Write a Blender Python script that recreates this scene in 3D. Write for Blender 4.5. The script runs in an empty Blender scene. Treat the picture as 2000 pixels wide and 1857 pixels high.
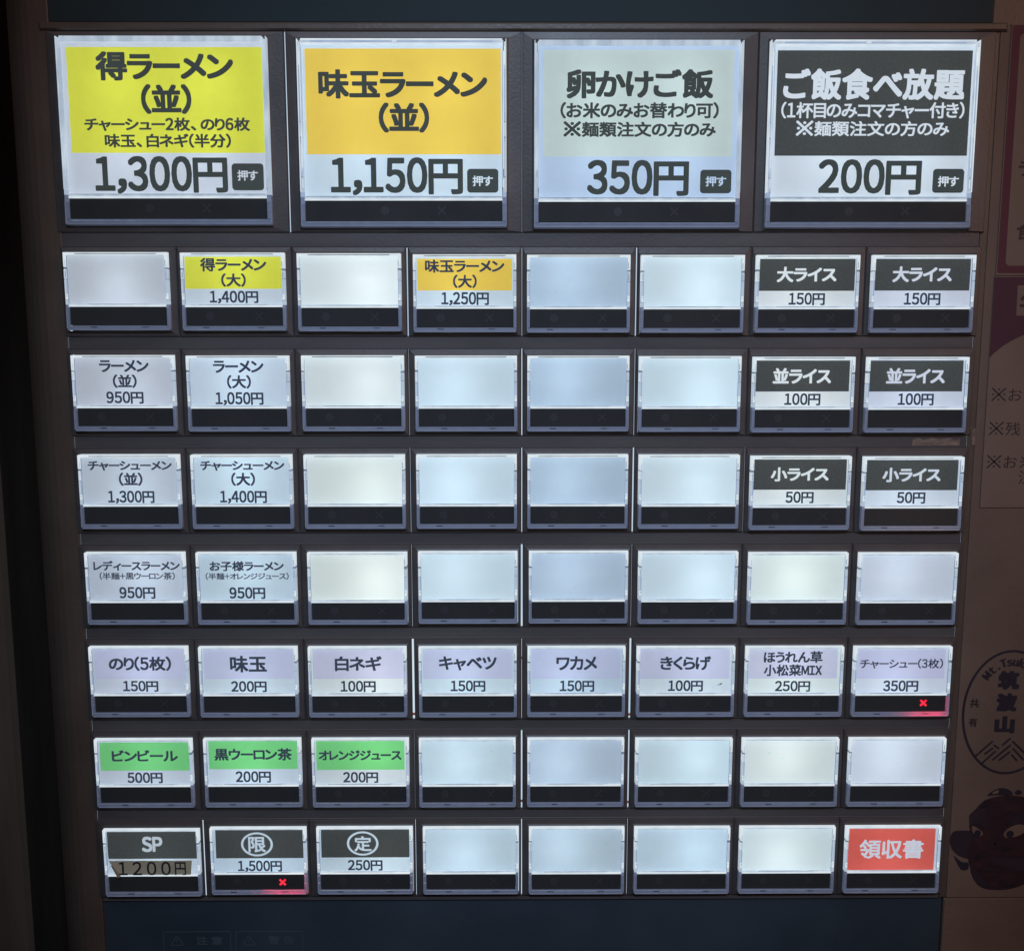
import bpy, math, random
from mathutils import Matrix, Vector

S = 0.001                      # everything below is measured in millimetres
sc = bpy.context.scene
col = sc.collection

# ------------------------------------------------------------------ camera
def rot(a, b, c):
    Rx = Matrix.Rotation(a, 3, 'X'); Rz = Matrix.Rotation(b, 3, 'Z'); Ry = Matrix.Rotation(c, 3, 'Y')
    return Rz @ Rx @ Ry
cd = bpy.data.cameras.new('camera')
cd.sensor_width = 36.0; cd.lens = 36.0; cd.sensor_fit = 'HORIZONTAL'
cd.clip_start = 0.01; cd.clip_end = 50
cam = bpy.data.objects.new('camera', cd); col.objects.link(cam)
Rm = rot(-0.1412, -0.0059, 0.0008)
right, fwd, up = Rm.col[0], Rm.col[1], Rm.col[2]
M3 = Matrix((right, up, -fwd)).transposed()
cam.matrix_world = Matrix.Translation(Vector((-5.67, -362.56, 98.15)) * S) @ M3.to_4x4()
sc.camera = cam

# ------------------------------------------------------------------ world and lamps
w = bpy.data.worlds.new('World'); sc.world = w; w.use_nodes = True
bg = w.node_tree.nodes['Background']
bg.inputs[0].default_value = (0.55, 0.62, 0.80, 1); bg.inputs[1].default_value = 0.018

def aim(o, loc, tgt):
    o.location = Vector(loc) * S
    o.rotation_euler = (Vector(tgt) - Vector(loc)).to_track_quat('-Z', 'Y').to_euler()
def area(name, loc, tgt, size, power, color, size_y=None):
    l = bpy.data.lights.new(name, 'AREA'); l.energy = power; l.color = color; l.size = size * S
    if size_y: l.shape = 'RECTANGLE'; l.size_y = size_y * S
    o = bpy.data.objects.new(name, l); col.objects.link(o); aim(o, loc, tgt); return o
# added unseen cool spot, stands in for lens glare over the panel's middle
sp = bpy.data.lights.new('cool_glare_spot', 'SPOT'); sp.energy = 22; sp.color = (0.56, 0.75, 1.0)
sp.spot_size = math.radians(31); sp.spot_blend = 1.0; sp.shadow_soft_size = 0.05
so = bpy.data.objects.new('cool_glare_spot', sp); col.objects.link(so); aim(so, (30, -760, 640), (5, 0, 48))
# dim warm lamps of the shop, to the right and high to the left
area('warm_shop_lamp', (620, -520, 330), (120, 0, 40), 220, 1.15, (1.0, 0.50, 0.30))
area('warm_door_lamp', (-200, -500, 760), (-90, 0, 190), 200, 0.55, (1.0, 0.66, 0.50))

area('warm_counter_lamp', (352, -520, -70), (145, 0, 32), 70, 0.012, (1.0, 0.55, 0.28), 24)

sc.view_settings.view_transform = 'Standard'; sc.view_settings.look = 'None'
sc.view_settings.exposure = 0; sc.view_settings.gamma = 1
sc.cycles.max_bounces = 6; sc.cycles.diffuse_bounces = 3; sc.cycles.glossy_bounces = 3
sc.cycles.transmission_bounces = 3; sc.cycles.use_denoising = True

# ------------------------------------------------------------------ materials
def lin(c):
    return tuple(((v / 255) / 12.92 if v <= 10 else (((v / 255) + 0.055) / 1.055) ** 2.4) for v in c)
def newmat(name):
    m = bpy.data.materials.new(name); m.use_nodes = True
    nt = m.node_tree; nt.nodes.clear()
    return m, nt, nt.nodes.new('ShaderNodeOutputMaterial')
def noise(nt, scale, detail=3, stretch=(1, 1, 1), rough=0.55):
    tc = nt.nodes.new('ShaderNodeTexCoord'); mp = nt.nodes.new('ShaderNodeMapping')
    mp.inputs['Scale'].default_value = stretch
    n = nt.nodes.new('ShaderNodeTexNoise'); n.inputs['Scale'].default_value = scale
    n.inputs['Detail'].default_value = detail; n.inputs['Roughness'].default_value = rough
    nt.links.new(tc.outputs['Object'], mp.inputs[0]); nt.links.new(mp.outputs[0], n.inputs['Vector'])
    return n
def ramp(nt, src, c0, c1, p0=0.3, p1=0.7):
    r = nt.nodes.new('ShaderNodeValToRGB'); nt.links.new(src, r.inputs[0])
    r.color_ramp.elements[0].position = p0; r.color_ramp.elements[1].position = p1
    r.color_ramp.elements[0].color = (*c0, 1); r.color_ramp.elements[1].color = (*c1, 1)
    return r
def surface(name, c0, c1=None, rough=0.5, scale=60, stretch=(1, 1, 1), bump=0.0, bscale=900, coat=0.0, metallic=0, spec=0.5):
    m, nt, out = newmat(name)
    p = nt.nodes.new('ShaderNodeBsdfPrincipled'); nt.links.new(p.outputs[0], out.inputs[0])
    n = noise(nt, scale, 5, stretch)
    r = ramp(nt, n.outputs[0], c0, c1 or tuple(v * 1.25 for v in c0))
    nt.links.new(r.outputs[0], p.inputs['Base Color'])
    rr = nt.nodes.new('ShaderNodeMapRange'); rr.inputs['To Min'].default_value = rough * 0.8; rr.inputs['To Max'].default_value = min(1, rough * 1.25)
    nt.links.new(n.outputs[0], rr.inputs['Value']); nt.links.new(rr.outputs[0], p.inputs['Roughness'])
    p.inputs['Metallic'].default_value = metallic; p.inputs['Coat Weight'].default_value = coat
    p.inputs['Specular IOR Level'].default_value = spec
    if bump:
        n2 = noise(nt, bscale, 3); b = nt.nodes.new('ShaderNodeBump')
        b.inputs['Strength'].default_value = bump; b.inputs['Distance'].default_value = 0.0003
        nt.links.new(n2.outputs[0], b.inputs['Height']); nt.links.new(b.outputs[0], p.inputs['Normal'])
    return m
def backlit(name, c, k=1.0, c2=None, scale=25, trans=0.55, diff=0.16, gloss=0.05, grough=0.12, stretch=(1, 1, 1), p0=0.3, p1=0.7):
    """film or acrylic lit from behind: even glow of the light guide + the LED that really stands behind it"""
    m, nt, out = newmat(name)
    e = nt.nodes.new('ShaderNodeEmission'); e.inputs[1].default_value = k
    L = lin(c); L2 = lin(c2) if c2 else tuple(v * 1.06 for v in L)
    n = noise(nt, scale, 3, stretch)
    r = ramp(nt, n.outputs[0], L, L2, p0, p1); nt.links.new(r.outputs[0], e.inputs[0])
    d = nt.nodes.new('ShaderNodeBsdfDiffuse')
    mx = max(L); t = tuple(v / mx for v in L)
    d.inputs[0].default_value = (*(v * diff for v in t), 1)
    tr = nt.nodes.new('ShaderNodeBsdfTranslucent'); tr.inputs[0].default_value = (*(v * trans for v in t), 1)
    a1 = nt.nodes.new('ShaderNodeAddShader'); a2 = nt.nodes.new('ShaderNodeAddShader')
    nt.links.new(d.outputs[0], a1.inputs[0]); nt.links.new(tr.outputs[0], a1.inputs[1])
    nt.links.new(a1.outputs[0], a2.inputs[0]); nt.links.new(e.outputs[0], a2.inputs[1])
    g = nt.nodes.new('ShaderNodeBsdfGlossy'); g.inputs['Roughness'].default_value = grough
    ms = nt.nodes.new('ShaderNodeMixShader'); ms.inputs[0].default_value = gloss
    nt.links.new(a2.outputs[0], ms.inputs[1]); nt.links.new(g.outputs[0], ms.inputs[2])
    nt.links.new(ms.outputs[0], out.inputs[0])
    return m
MT = {}
MT['housing'] = surface('dark plastic housing', (0.056, 0.048, 0.048), (0.088, 0.076, 0.074), 0.44, 45, bump=0.25)
MT['rail'] = surface('dark plastic rail', (0.066, 0.063, 0.067), (0.108, 0.101, 0.102), 0.40, 22, (0.5, 1, 2.5), bump=0.25)
MT['frame'] = surface('brown painted metal', (0.080, 0.060, 0.048), (0.112, 0.084, 0.067), 0.42, 25, bump=0.3, bscale=500)
MT['navy'] = surface('navy smoked panel', (0.028, 0.044, 0.062), (0.044, 0.066, 0.088), 0.45, 18, bump=0.15, bscale=600)
MT['navy_top'] = surface('dark smoked display panel', (0.020, 0.034, 0.040), (0.027, 0.044, 0.052), 0.6, 18, spec=0.15, bump=0.15, bscale=600)
MT['emboss'] = surface('raised dark print', (0.062, 0.085, 0.105), (0.075, 0.10, 0.125), 0.4, 80)
MT['kraft'] = surface('brown kraft paper', (0.118, 0.080, 0.062), (0.168, 0.115, 0.090), 0.85, 22, bump=0.5, bscale=400)
MT['kraft2'] = surface('thin notice paper', (0.150, 0.103, 0.080), (0.195, 0.137, 0.108), 0.8, 22, bump=0.4, bscale=300)
MT['maroon'] = surface('maroon print', (0.070, 0.014, 0.026), (0.09, 0.018, 0.032), 0.7, 60)
MT['maroon_dark'] = surface('dark maroon print', (0.050, 0.012, 0.026), (0.064, 0.016, 0.032), 0.7, 60)
MT['inkp'] = surface('black print on paper', (0.018, 0.014, 0.018), None, 0.6, 60)
MT['inkn'] = surface('dark navy print on paper', (0.016, 0.013, 0.024), None, 0.6, 60)
MT['mask'] = surface('dark red print', (0.010, 0.009, 0.015), (0.046, 0.013, 0.018), 0.6, 130, (1, 1, 2.2))
MT['maskd'] = surface('blackish red print', (0.018, 0.014, 0.022), (0.034, 0.018, 0.028), 0.6, 60)
MT['cream'] = surface('eye print', (0.15, 0.10, 0.07), None, 0.7, 60)
MT['wood'] = surface('dark wooden post', (0.11, 0.075, 0.055), (0.22, 0.165, 0.125), 0.6, 14, (3, 3, 0.4), bump=0.4, bscale=200)
MT['wall'] = surface('dark wall', (0.02, 0.02, 0.024), None, 0.8, 10)
MT['strip'] = surface('smoked black window', (0.030, 0.033, 0.036), (0.048, 0.050, 0.052), 0.22, 30, spec=0.35)
MT['mark'] = surface('unlit indicator mark', (0.043, 0.046, 0.051), None, 0.3, 30, spec=0.35)
MT['gaplight'] = backlit('light behind the panel', (170, 192, 218), 0.95, (218, 236, 246), 14, trans=0, diff=0.1, stretch=(0.3, 1, 1))
MT['wire'] = surface('red wire', (0.55, 0.10, 0.04), None, 0.5, 200)
MT['redx'] = backlit('red indicator', (240, 16, 48), 1.25, (255, 60, 80), 400, trans=0, diff=0.05)
MT['ink'] = backlit('black ink on film', (54, 60, 58), 0.85, (62, 70, 72), 40, trans=0.0, diff=0.035, gloss=0.03)  # faint emission lifts the black in place of haze
MT['inkS'] = backlit('dark ink on small card', (52, 60, 76), 0.8, (58, 68, 86), 40, trans=0.0, diff=0.04, gloss=0.03)  # same haze lift put into the ink's emission
MT['stickink'] = surface('sticker ink', (0.02, 0.02, 0.03), None, 0.6, 60)
MT['sticker'] = backlit('browned paper sticker', (82, 80, 72), 0.62, (97, 95, 86), 90, trans=0.12, diff=0.16, gloss=0.02)  # emission stands in for card light passing through the paper
MT['stickback'] = backlit('sticker back', (58, 52, 44), 0.6, (72, 62, 50), 120, trans=0, diff=0.18, gloss=0.02)  # darker tone puts shade on the curl's underside; faint glow added
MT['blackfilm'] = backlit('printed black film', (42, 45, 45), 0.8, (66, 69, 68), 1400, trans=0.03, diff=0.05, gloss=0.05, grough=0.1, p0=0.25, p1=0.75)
# moulded clear acrylic; edge light and refraction tones put into the emission colours
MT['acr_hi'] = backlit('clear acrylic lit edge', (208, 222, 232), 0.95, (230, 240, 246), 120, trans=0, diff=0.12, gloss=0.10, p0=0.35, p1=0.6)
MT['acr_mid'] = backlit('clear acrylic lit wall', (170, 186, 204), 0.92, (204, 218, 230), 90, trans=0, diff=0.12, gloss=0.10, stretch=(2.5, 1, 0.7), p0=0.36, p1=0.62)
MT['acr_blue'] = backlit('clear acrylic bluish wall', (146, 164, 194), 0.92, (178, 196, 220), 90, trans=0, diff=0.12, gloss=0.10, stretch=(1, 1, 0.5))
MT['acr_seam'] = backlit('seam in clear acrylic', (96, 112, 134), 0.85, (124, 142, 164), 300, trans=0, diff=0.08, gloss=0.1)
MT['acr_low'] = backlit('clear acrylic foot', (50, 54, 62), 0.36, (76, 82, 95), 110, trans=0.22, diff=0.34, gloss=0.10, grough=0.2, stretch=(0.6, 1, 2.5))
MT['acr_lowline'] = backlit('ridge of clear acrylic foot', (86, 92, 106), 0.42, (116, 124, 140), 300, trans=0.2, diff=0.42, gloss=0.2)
MT['acr_dark'] = surface('dark slot', (0.03, 0.04, 0.045), None, 0.4, 80)

# ------------------------------------------------------------------ mesh helpers (millimetres, y points away from the viewer)
class MB:
    def __init__(s): s.v = []; s.f = []; s.mi = []
    def quad(s, a, b, c, d, mi=0):
        n = len(s.v); s.v += [a, b, c, d]; s.f.append((n, n + 1, n + 2, n + 3)); s.mi.append(mi)
    def rect(s, x0, x1, z0, z1, y, mi=0):
        s.quad((x0, y, z0), (x1, y, z0), (x1, y, z1), (x0, y, z1), mi)
    def box(s, x0, x1, z0, z1, y0, y1, mi=0, ch=0.0):
        """y0 front, y1 back; ch = chamfer of the front edges"""
        n = len(s.v)
        if ch <= 0:
            s.v += [(x0, y0, z0), (x1, y0, z0), (x1, y0, z1), (x0, y0, z1), (x0, y1, z0), (x1, y1, z0), (x1, y1, z1), (x0, y1, z1)]
            F = [(0, 1, 2, 3), (5, 4, 7, 6), (4, 5, 1, 0), (3, 2, 6, 7), (4, 0, 3, 7), (1, 5, 6, 2)]
        else:
            c = ch
            s.v += [(x0 + c, y0, z0 + c), (x1 - c, y0, z0 + c), (x1 - c, y0, z1 - c), (x0 + c, y0, z1 - c),
                    (x0, y0 + c, z0), (x1, y0 + c, z0), (x1, y0 + c, z1), (x0, y0 + c, z1),
                    (x0, y1, z0), (x1, y1, z0), (x1, y1, z1), (x0, y1, z1)]
            F = [(0, 1, 2, 3)]
            for i in range(4):
                j = (i + 1) % 4
                F += [(4 + i, 4 + j, j, i), (8 + i, 8 + j, 4 + j, 4 + i)]
            F.append((11, 10, 9, 8))
        s.f += [tuple(n + i for i in q) for q in F]; s.mi += [mi] * len(F)
    def ring(s, rects, mi=0, cap_last=False):
        """loft through rectangles (x0,x1,z0,z1,y)"""
        n = len(s.v)
        for x0, x1, z0, z1, y in rects: s.v += [(x0, y, z0), (x1, y, z0), (x1, y, z1), (x0, y, z1)]
        for k in range(len(rects) - 1):
            for i in range(4):
                j = (i + 1) % 4
                s.f.append((n + 4 * k + i, n + 4 * k + j, n + 4 * k + 4 + j, n + 4 * k + 4 + i)); s.mi.append(mi)
        if cap_last:
            m = n + 4 * (len(rects) - 1); s.f.append((m, m + 1, m + 2, m + 3)); s.mi.append(mi)
    def poly(s, pts, y, mi=0):
        n = len(s.v); s.v += [(x, y, z) for x, z in pts]; s.f.append(tuple(range(n, n + len(pts)))); s.mi.append(mi)
    def slab(s, pts, y0, y1, mi=0):
        """polygon (counter-clockwise seen from the front) with thickness"""
        n = len(s.v); m = len(pts)
        s.v += [(x, y0, z) for x, z in pts] + [(x, y1, z) for x, z in pts]
        s.f.append(tuple(range(n, n + m))); s.mi.append(mi)
        s.f.append(tuple(range(n + 2 * m - 1, n + m - 1, -1))); s.mi.append(mi)
        for i in range(m):
            j = (i + 1) % m; s.f.append((n + m + i, n + m + j, n + j, n + i)); s.mi.append(mi)
    def stroke(s, pts, wd, y, mi=0, th=0.05):
        for (x0, z0), (x1, z1) in zip(pts, pts[1:]):
            dx, dz = x1 - x0, z1 - z0; L = math.hypot(dx, dz) or 1; nx, nz = -dz / L * wd / 2, dx / L * wd / 2
            ex, ez = dx / L * wd * .15, dz / L * wd * .15
            s.slab([(x0 - nx - ex, z0 - nz - ez), (x1 - nx + ex, z1 - nz + ez), (x1 + nx + ex, z1 + nz + ez), (x0 + nx - ex, z0 + nz - ez)], y, y + th, mi)
    def mesh(s, name, mats):
        me = bpy.data.meshes.new(name)
        me.from_pydata([(x * S, y * S, z * S) for x, y, z in s.v], [], s.f)
        for m in mats: me.materials.append(m)
        me.polygons.foreach_set('material_index', s.mi); me.update()
        return me
def link(name, me, parent=None, loc=(0, 0, 0)):
    o = bpy.data.objects.new(name, me); col.objects.link(o)
    o.location = Vector(loc) * S
    if parent: o.parent = parent
    return o
def empty(name, loc=(0, 0, 0)):
    o = bpy.data.objects.new(name, None); o.empty_display_size = 0.02; col.objects.link(o); o.location = Vector(loc) * S; return o
def tag(o, label=None, cat=None, group=None, kind=None):
    for k, v in (('label', label), ('category', cat), ('group', group), ('kind', kind)):
        if v: o[k] = v
    return o
def ellipse(cx, cz, rx, rz, n=48, a0=0.0, a1=2 * math.pi):
    return [(cx + rx * math.cos(a0 + (a1 - a0) * i / n), cz + rz * math.sin(a0 + (a1 - a0) * i / n)) for i in range(n)]
def rrect(x0, x1, z0, z1, r, n=5):
    out = []
    for cx, cz, a in ((x1 - r, z0 + r, -90), (x1 - r, z1 - r, 0), (x0 + r, z1 - r, 90), (x0 + r, z0 + r, 180)):
        for i in range(n + 1):
            t = math.radians(a + 90 * i / n); out.append((cx + r * math.cos(t), cz + r * math.sin(t)))
    return out

# ------------------------------------------------------------------ lettering
_glyph = {}
def full(ch):
    if ch == '-': return ch
    return chr(ord(ch) + 0xFEE0) if 33 <= ord(ch) <= 126 else ch
def komejirushi():
    V = []; F = []
    def q(p):
        n = len(V); V.extend(p); F.append(tuple(range(n, n + len(p))))
    t = .035
    q([(.06 + t, -.06 - t + .03), (.94 + t, .82 - t + .03), (.94 - t, .82 + t + .03), (.06 - t, -.06 + t + .03)])
    q([(.06 - t, .82 - t + .03), (.94 - t, -.06 - t + .03), (.94 + t, -.06 + t + .03), (.06 + t, .82 + t + .03)])
    for x, y in ((.5, .76), (.5, .06), (.15, .41), (.85, .41)):
        q([(x + .07 * math.cos(a * math.pi / 4), y + .07 * math.sin(a * math.pi / 4)) for a in range(8)])
    return V, F, 1.0
def glyph(ch):
    if ch == '※': return komejirushi()
    if ch not in _glyph:
        cu = bpy.data.curves.new('glyph', 'FONT'); cu.body = full(ch); cu.size = 1.0; cu.resolution_u = 4
        o = bpy.data.objects.new('glyph', cu); col.objects.link(o)
        dg = bpy.context.evaluated_depsgraph_get()
        me = o.evaluated_get(dg).to_mesh()
        V = [(v.co.x, v.co.y) for v in me.vertices]; F = [tuple(p.vertices) for p in me.polygons]
        o.evaluated_get(dg).to_mesh_clear()
        bpy.data.objects.remove(o); bpy.data.curves.remove(cu)
        x0 = min(v[0] for v in V); x1 = max(v[0] for v in V)
        _glyph[ch] = ([(x - x0, y) for x, y in V], F, x1 - x0)
    return _glyph[ch]
def lay(text, gap=0.075, mono=None):
    """[(vertices, faces)] of a line in em units"""
    x = 0.0; out = []
    for ch in text:
        if ch == ' ': x += 0.3; continue
        V, F, wd = glyph(ch)
        k = 1.0; kv = 1.0
        if mono:
            if ch in '0123456789' and mono > 1.1: k = 1.30; kv = 1.12
            off = (mono - wd * k) / 2; adv = mono
        elif mono is None and ch in '0123456789': k = 0.86; kv = 1.13; off = (0.56 - wd * k) / 2; adv = 0.56
        elif ch == ',': off = 0.05; adv = 0.28
        elif ch in 'MIXSP+': k = 0.80; off = gap / 2; adv = wd * k + gap
        elif ch == '、': off = 0.06; adv = wd + 0.36
        else: off = gap / 2; adv = wd + gap
        out.append(([(x + off + a * k, (b - .0) * kv - (.03 if kv > 1 else 0)) for a, b in V], F)); x += adv
    return out
WEIGHT = {'H': 0.037, 'M': 0.030, 'B': 0.030, 'S': 0.028, 'X': 0.034, 'Y': 0.022, 'N': 0.021, 'W': 0.022, 'T': 0.020, 'P': 0.0, 'Q': 0.014, 'K': 0.072}
def lettering(text, x0, x1, z1, z0, style, y, mat, parent, gap=0.075, mono=None, name='lettering', shear=0.0):
    L = lay(text, gap, mono)
    xs = [v[0] for V, F in L for v in V]; ys = [v[1] for V, F in L for v in V]
    r = WEIGHT[style]
    ax, bx, ay, by = min(xs) - r, max(xs) + r, min(ys) - r, max(ys) + r
    sx = (x1 - x0) / (bx - ax); sz = (z1 - z0) / (by - ay)
    d = r * 0.92
    shifts = [(0, 0)] if r == 0 else [(0, 0), (r, 0), (-r, 0), (0, r), (0, -r), (d, d), (-d, d), (d, -d), (-d, -d)]
    if r > 0.04: shifts += [(r / 2, 0), (-r / 2, 0), (0, r / 2), (0, -r / 2)]
    vs = []; fs = []
    for k, (dx, dy) in enumerate(shifts):
        yy = y - 0.012 * k
        for V, F in L:
            n = len(vs)
            vs += [((x0 + (a + dx - ax) * sx) * S, yy * S, (z0 + (b + dy - ay) * sz) * S) for a, b in V]
            fs += [tuple(n + i for i in f) for f in F]
    me = bpy.data.meshes.new(name); me.from_pydata(vs, [], fs); me.materials.append(mat); me.update()
    return link(name, me, parent)

# ================================================================== the ticket machine
machine = tag(empty('ticket_machine', (0, 0, 0)), 'ramen shop ticket vending machine with eight rows of backlit menu buttons', 'vending machine')

# body: left flank with a rounded edge
m = MB()
prof = [(-159.75, 1.75), (-160.1, 1.6), (-164.0, 1.8)]
for i in range(1, 11):
    a = math.radians(90 * i / 10); prof.append((-164.0 - 18 * math.sin(a), 1.8 + 26 * (1 - math.cos(a))))
prof.append((-182.0, 160)); prof = [(-159.75, 9.0)] + prof
for (xa, ya), (xb, yb) in zip(prof, prof[1:]):
    m.quad((xb, yb, -260), (xa, ya, -260), (xa, ya, 300), (xb, yb, 300))
link('side_panel', m.mesh('side_panel', [MT['frame']]), machine)
# lip above the buttons
m = MB(); m.box(-162.8, 164.6, 198.2, 200.9, 0.9, 8.0, ch=0.6); link('trim_strip', m.mesh('trim_strip', [MT['frame']]), machine)
# right body panels behind the posters
m = MB(); m.box(159.65, 340, -117.25, 300, 2.2, 12, ch=0.4); link('right_panel', m.mesh('right_panel', [MT['frame']]), machine)
m = MB(); m.box(161.9, 340, -260, -117.55, 2.3, 12, ch=0.4); link('right_panel', m.mesh('lower_right_panel', [MT['kraft']]), machine)
# smoked panels above and below
m = MB(); m.slab(rrect(-164.0, 162.0, 201.4, 330, 3.0), 2.6, 9.0); link('display_panel', m.mesh('display_panel', [MT['navy_top']]), machine)
m = MB(); m.box(-161.0, 161.6, -260, -117.0, 3.0, 9.0, ch=0.35); low = link('lower_panel', m.mesh('lower_panel', [MT['navy']]), machine)
# caution and warning notices moulded in the lower panel
for x0, txt in ((-137.6, '注意'), (-109.9, '警告')):
    x1 = x0 + 25.7; zt = -130.5; zb = -142.5; m = MB()
    m.stroke([(x0, zt), (x1, zt), (x1, zb), (x0, zb), (x0, zt)], 0.28, 2.93, th=0.09)
    m.stroke([(x0 + 2.6, zt - 5.6), (x0 + 7.6, zt - 5.6), (x0 + 5.1, zt - 1.6), (x0 + 2.6, zt - 5.6)], 0.35, 2.92, th=0.1)
    m.stroke([(x0 + 5.1, zt - 2.9), (x0 + 5.1, zt - 4.4)], 0.35, 2.92, th=0.1)
    link('caution_frame', m.mesh('caution_frame', [MT['emboss']]), low)
    lettering(txt, x0 + 12.5, x0 + 22.6, zt - 1.8, zt - 5.4, 'M', 2.9, MT['emboss'], low, gap=0.35)

# light behind the button field, seen through the slits between the units
for k in range(-4, 5):
    m = MB(); xg = k * 40.05 + (0 if abs(k) < 4 else -.4 * k / 4)
    m.box(xg - 1.5, xg + 1.5, -115.3, 126.5, 2.4, 3.0); link('light_guide', m.mesh('light_guide', [MT['gaplight']]), machine)
for k in (-1, 0, 1):
    m = MB(); m.box(k * 80.35 - 1.5, k * 80.35 + 1.5, 131.6, 198.0, 2.4, 3.0); link('light_guide', m.mesh('light_guide', [MT['gaplight']]), machine)
# cross rails between the rows
ROWZ = [142.2, 105.6, 70.45, 35.25, 0.05, -35.25, -70.5, -105.5]
def unit_top(r): return ROWZ[r] + (55.9 if r == 0 else 21.25)
def unit_bot(r): return ROWZ[r] - (10.7 if r == 0 else 9.85)
for r in range(8):
    zb = unit_bot(r); zt = unit_top(r + 1) if r < 7 else -117.2
    m = MB(); m.box(-159.62 if r else -160.2, 159.7, zt - 0.12, zb + 0.3, 1.9 if r < 7 else 2.0, 8.5, ch=0.25)
    if r < 7: m.box(-159.3, 159.4, zt - 0.1, zt + 0.5, 1.6, 1.95, ch=0.12)
    link('rail', m.mesh('rail', [MT['rail']]), machine)
# slivers of red and amber wiring that show in three of the slits
for x, z in ((0.35, -21.5), (-39.75, -43.0), (40.3, -43.4), (0.3, -77.3), (40.2, -77.9)):
    m = MB(); m.box(x - 1.0, x + 1.0, z - 0.55, z + 0.35, 2.1, 2.3, ch=0.05); link('wire', m.mesh('wire', [MT['wire']]), machine)

# ------------------------------------------------------------------ button pieces
GAP = {  # light slits in mm: row -> boundary right of column
 0: {1: .42, 2: .14, 3: .12},
 1: {1: .05, 2: .16, 3: .52, 4: .28, 5: .50, 6: .22, 7: .10},
 2: {1: .06, 2: .16, 3: .24, 4: .46, 5: .38, 6: .12, 7: .07},
 3: {1: .06, 2: .16, 3: .28, 4: .42, 5: .60, 6: .34, 7: .10},
 4: {1: .07, 2: .18, 3: .26, 4: .90, 5: .26, 6: .18, 7: .10},
 5: {1: .06, 2: .08, 3: 1.0, 4: .26, 5: .86, 6: .18, 7: .08},
 6: {1: .10, 2: .16, 3: .16, 4: .72, 5: .62, 6: .16, 7: .08},
 7: {1: .42, 2: .12, 3: .38, 4: .44, 5: .34, 6: .20, 7: .14}}
def gap(r, b):
    n = 4 if r == 0 else 8
    if b == 0 or b == n: return -0.5
    g = GAP[r][b] * (.5 if GAP[r][b] < .4 else .72); x = (b - n / 2) * (80.35 if r == 0 else 40.05)
    return g + (0.62 * abs(x + 5.7) / 362 if g >= .2 else 0.0)

def housing_mesh(xl, xr, zb, zt, cx0, cx1, cz0, cz1):
    m = MB()
    m.ring([(xl, xr, zb, zt, 16), (xl, xr, zb, zt, 1.8), (xl + .35, xr - .35, zb + .35, zt - .35, 1.3),
            (cx0 - .75, cx1 + .75, cz0 - .75, cz1 + .75, 1.05), (cx0 - .2, cx1 + .2, cz0 - .2, cz1 + .2, 0.75),
            (cx0 - .1, cx1 + .1, cz0 - .1, cz1 + .1, 16)], cap_last=True)
    return m.mesh('push_button', [MT['housing']])
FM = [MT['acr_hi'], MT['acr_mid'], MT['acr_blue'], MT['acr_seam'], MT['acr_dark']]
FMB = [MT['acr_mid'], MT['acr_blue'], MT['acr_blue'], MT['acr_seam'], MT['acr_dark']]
def lit_frame_small(variant):
    m = MB(); rnd = random.Random(variant)
    o, i = 17.92, 16.95; slot = variant < 4
    for sgn in (-1, 1):
        def seg(a, b, z0, z1, y, mi):   # a,b distances from the centre
            x0, x1 = sorted((sgn * a, sgn * b)); m.box(x0, x1, z0, z1, y, 2.9, mi, ch=0.06)
        j = lambda: rnd.uniform(-.25, .25)
        z5 = 13.4 + j(); z4 = 12.7 + j(); z3 = 9.4 + j(); z2 = 4.5 + j(); z1 = 2.3
        seg(i, o, z5, 18.55, -0.80, 0)
        seg(i + .1, o, z4, z5, -0.45, 3)
        seg(i + .45, o, z3 + .22, z4, -0.70, 0 if sgn < 0 else 1); seg(i, i + .4, z3 + .22, z4, -0.55, 1)
        seg(i, o - .05, z3, z3 + .2, -0.30, 3)
        seg(i + .55, o, z2, z3, -0.70, 1); seg(i, i + .5, z2, z3, -0.50, 2)
        seg(i + .1, o - .12, z1 + .15, z2, -0.75, 0); seg(o - .12, o, z1, z2, -0.6, 1)
        seg(i, o, z1 - .05, z1 + .13, -0.30, 3)
        seg(i + .05, o, 0.75, z1 - .07, -0.65, 1)
        seg(i - .04, i + .07, 0.9, 17.5, -0.35, 3); seg(o - .34, o - .24, z3 + .4, z5 - 1.2, -0.88, 2)
        seg(i + .18, i + .36, z5 + .6, z5 + 2.6 + j(), -0.9, 3 if sgn > 0 else 1); seg(i + .2, i + .5, z2 - .9, z2 - .3, -0.85, 2)
        if variant % 3 == 0: seg(i + .35, i + .5, z3 + .5, z4 - .6, -0.75, 3)
    e = 14.2 if slot else 16.9
    m.box(-i + .02, i - .02, 18.22, 18.55, -0.60, 2.9, 0, ch=0.06)
    if slot:
        m.box(-e, e, 17.98, 18.2, -0.1, 2.9, 4); m.box(-i + .02, -e, 17.9, 18.2, -0.75, 2.9, 0, ch=.05); m.box(e, i - .02, 17.9, 18.2, -0.75, 2.9, 0, ch=.05)
        m.box(-i + .02, i - .02, 17.72, 17.96, -0.70, 2.9, 0, ch=0.05)
    else:
        m.box(-i + .02, i - .02, 17.78, 18.2, -0.35, 2.9, 1, ch=0.08)
        if variant % 2: m.box(-12, 12, 18.14, 18.2, -0.42, -0.3, 3)
    return m.mesh('lit_frame', FM)
def ledge_small(variant):
    m = MB(); s = variant * 0.7
    m.box(-16.93, 16.93, 0.02, 0.62, -0.62, 2.9, 0, ch=0.12)
    m.box(-16.93, 16.93, 0.64, 0.98, -0.25, 2.9, 1, ch=0.05)
    m.box(-12.2 + s, 11.2 - s * .5, 0.80, 0.92, -0.42, -0.2, 3)
    return m.mesh('ledge', FM)
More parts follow.
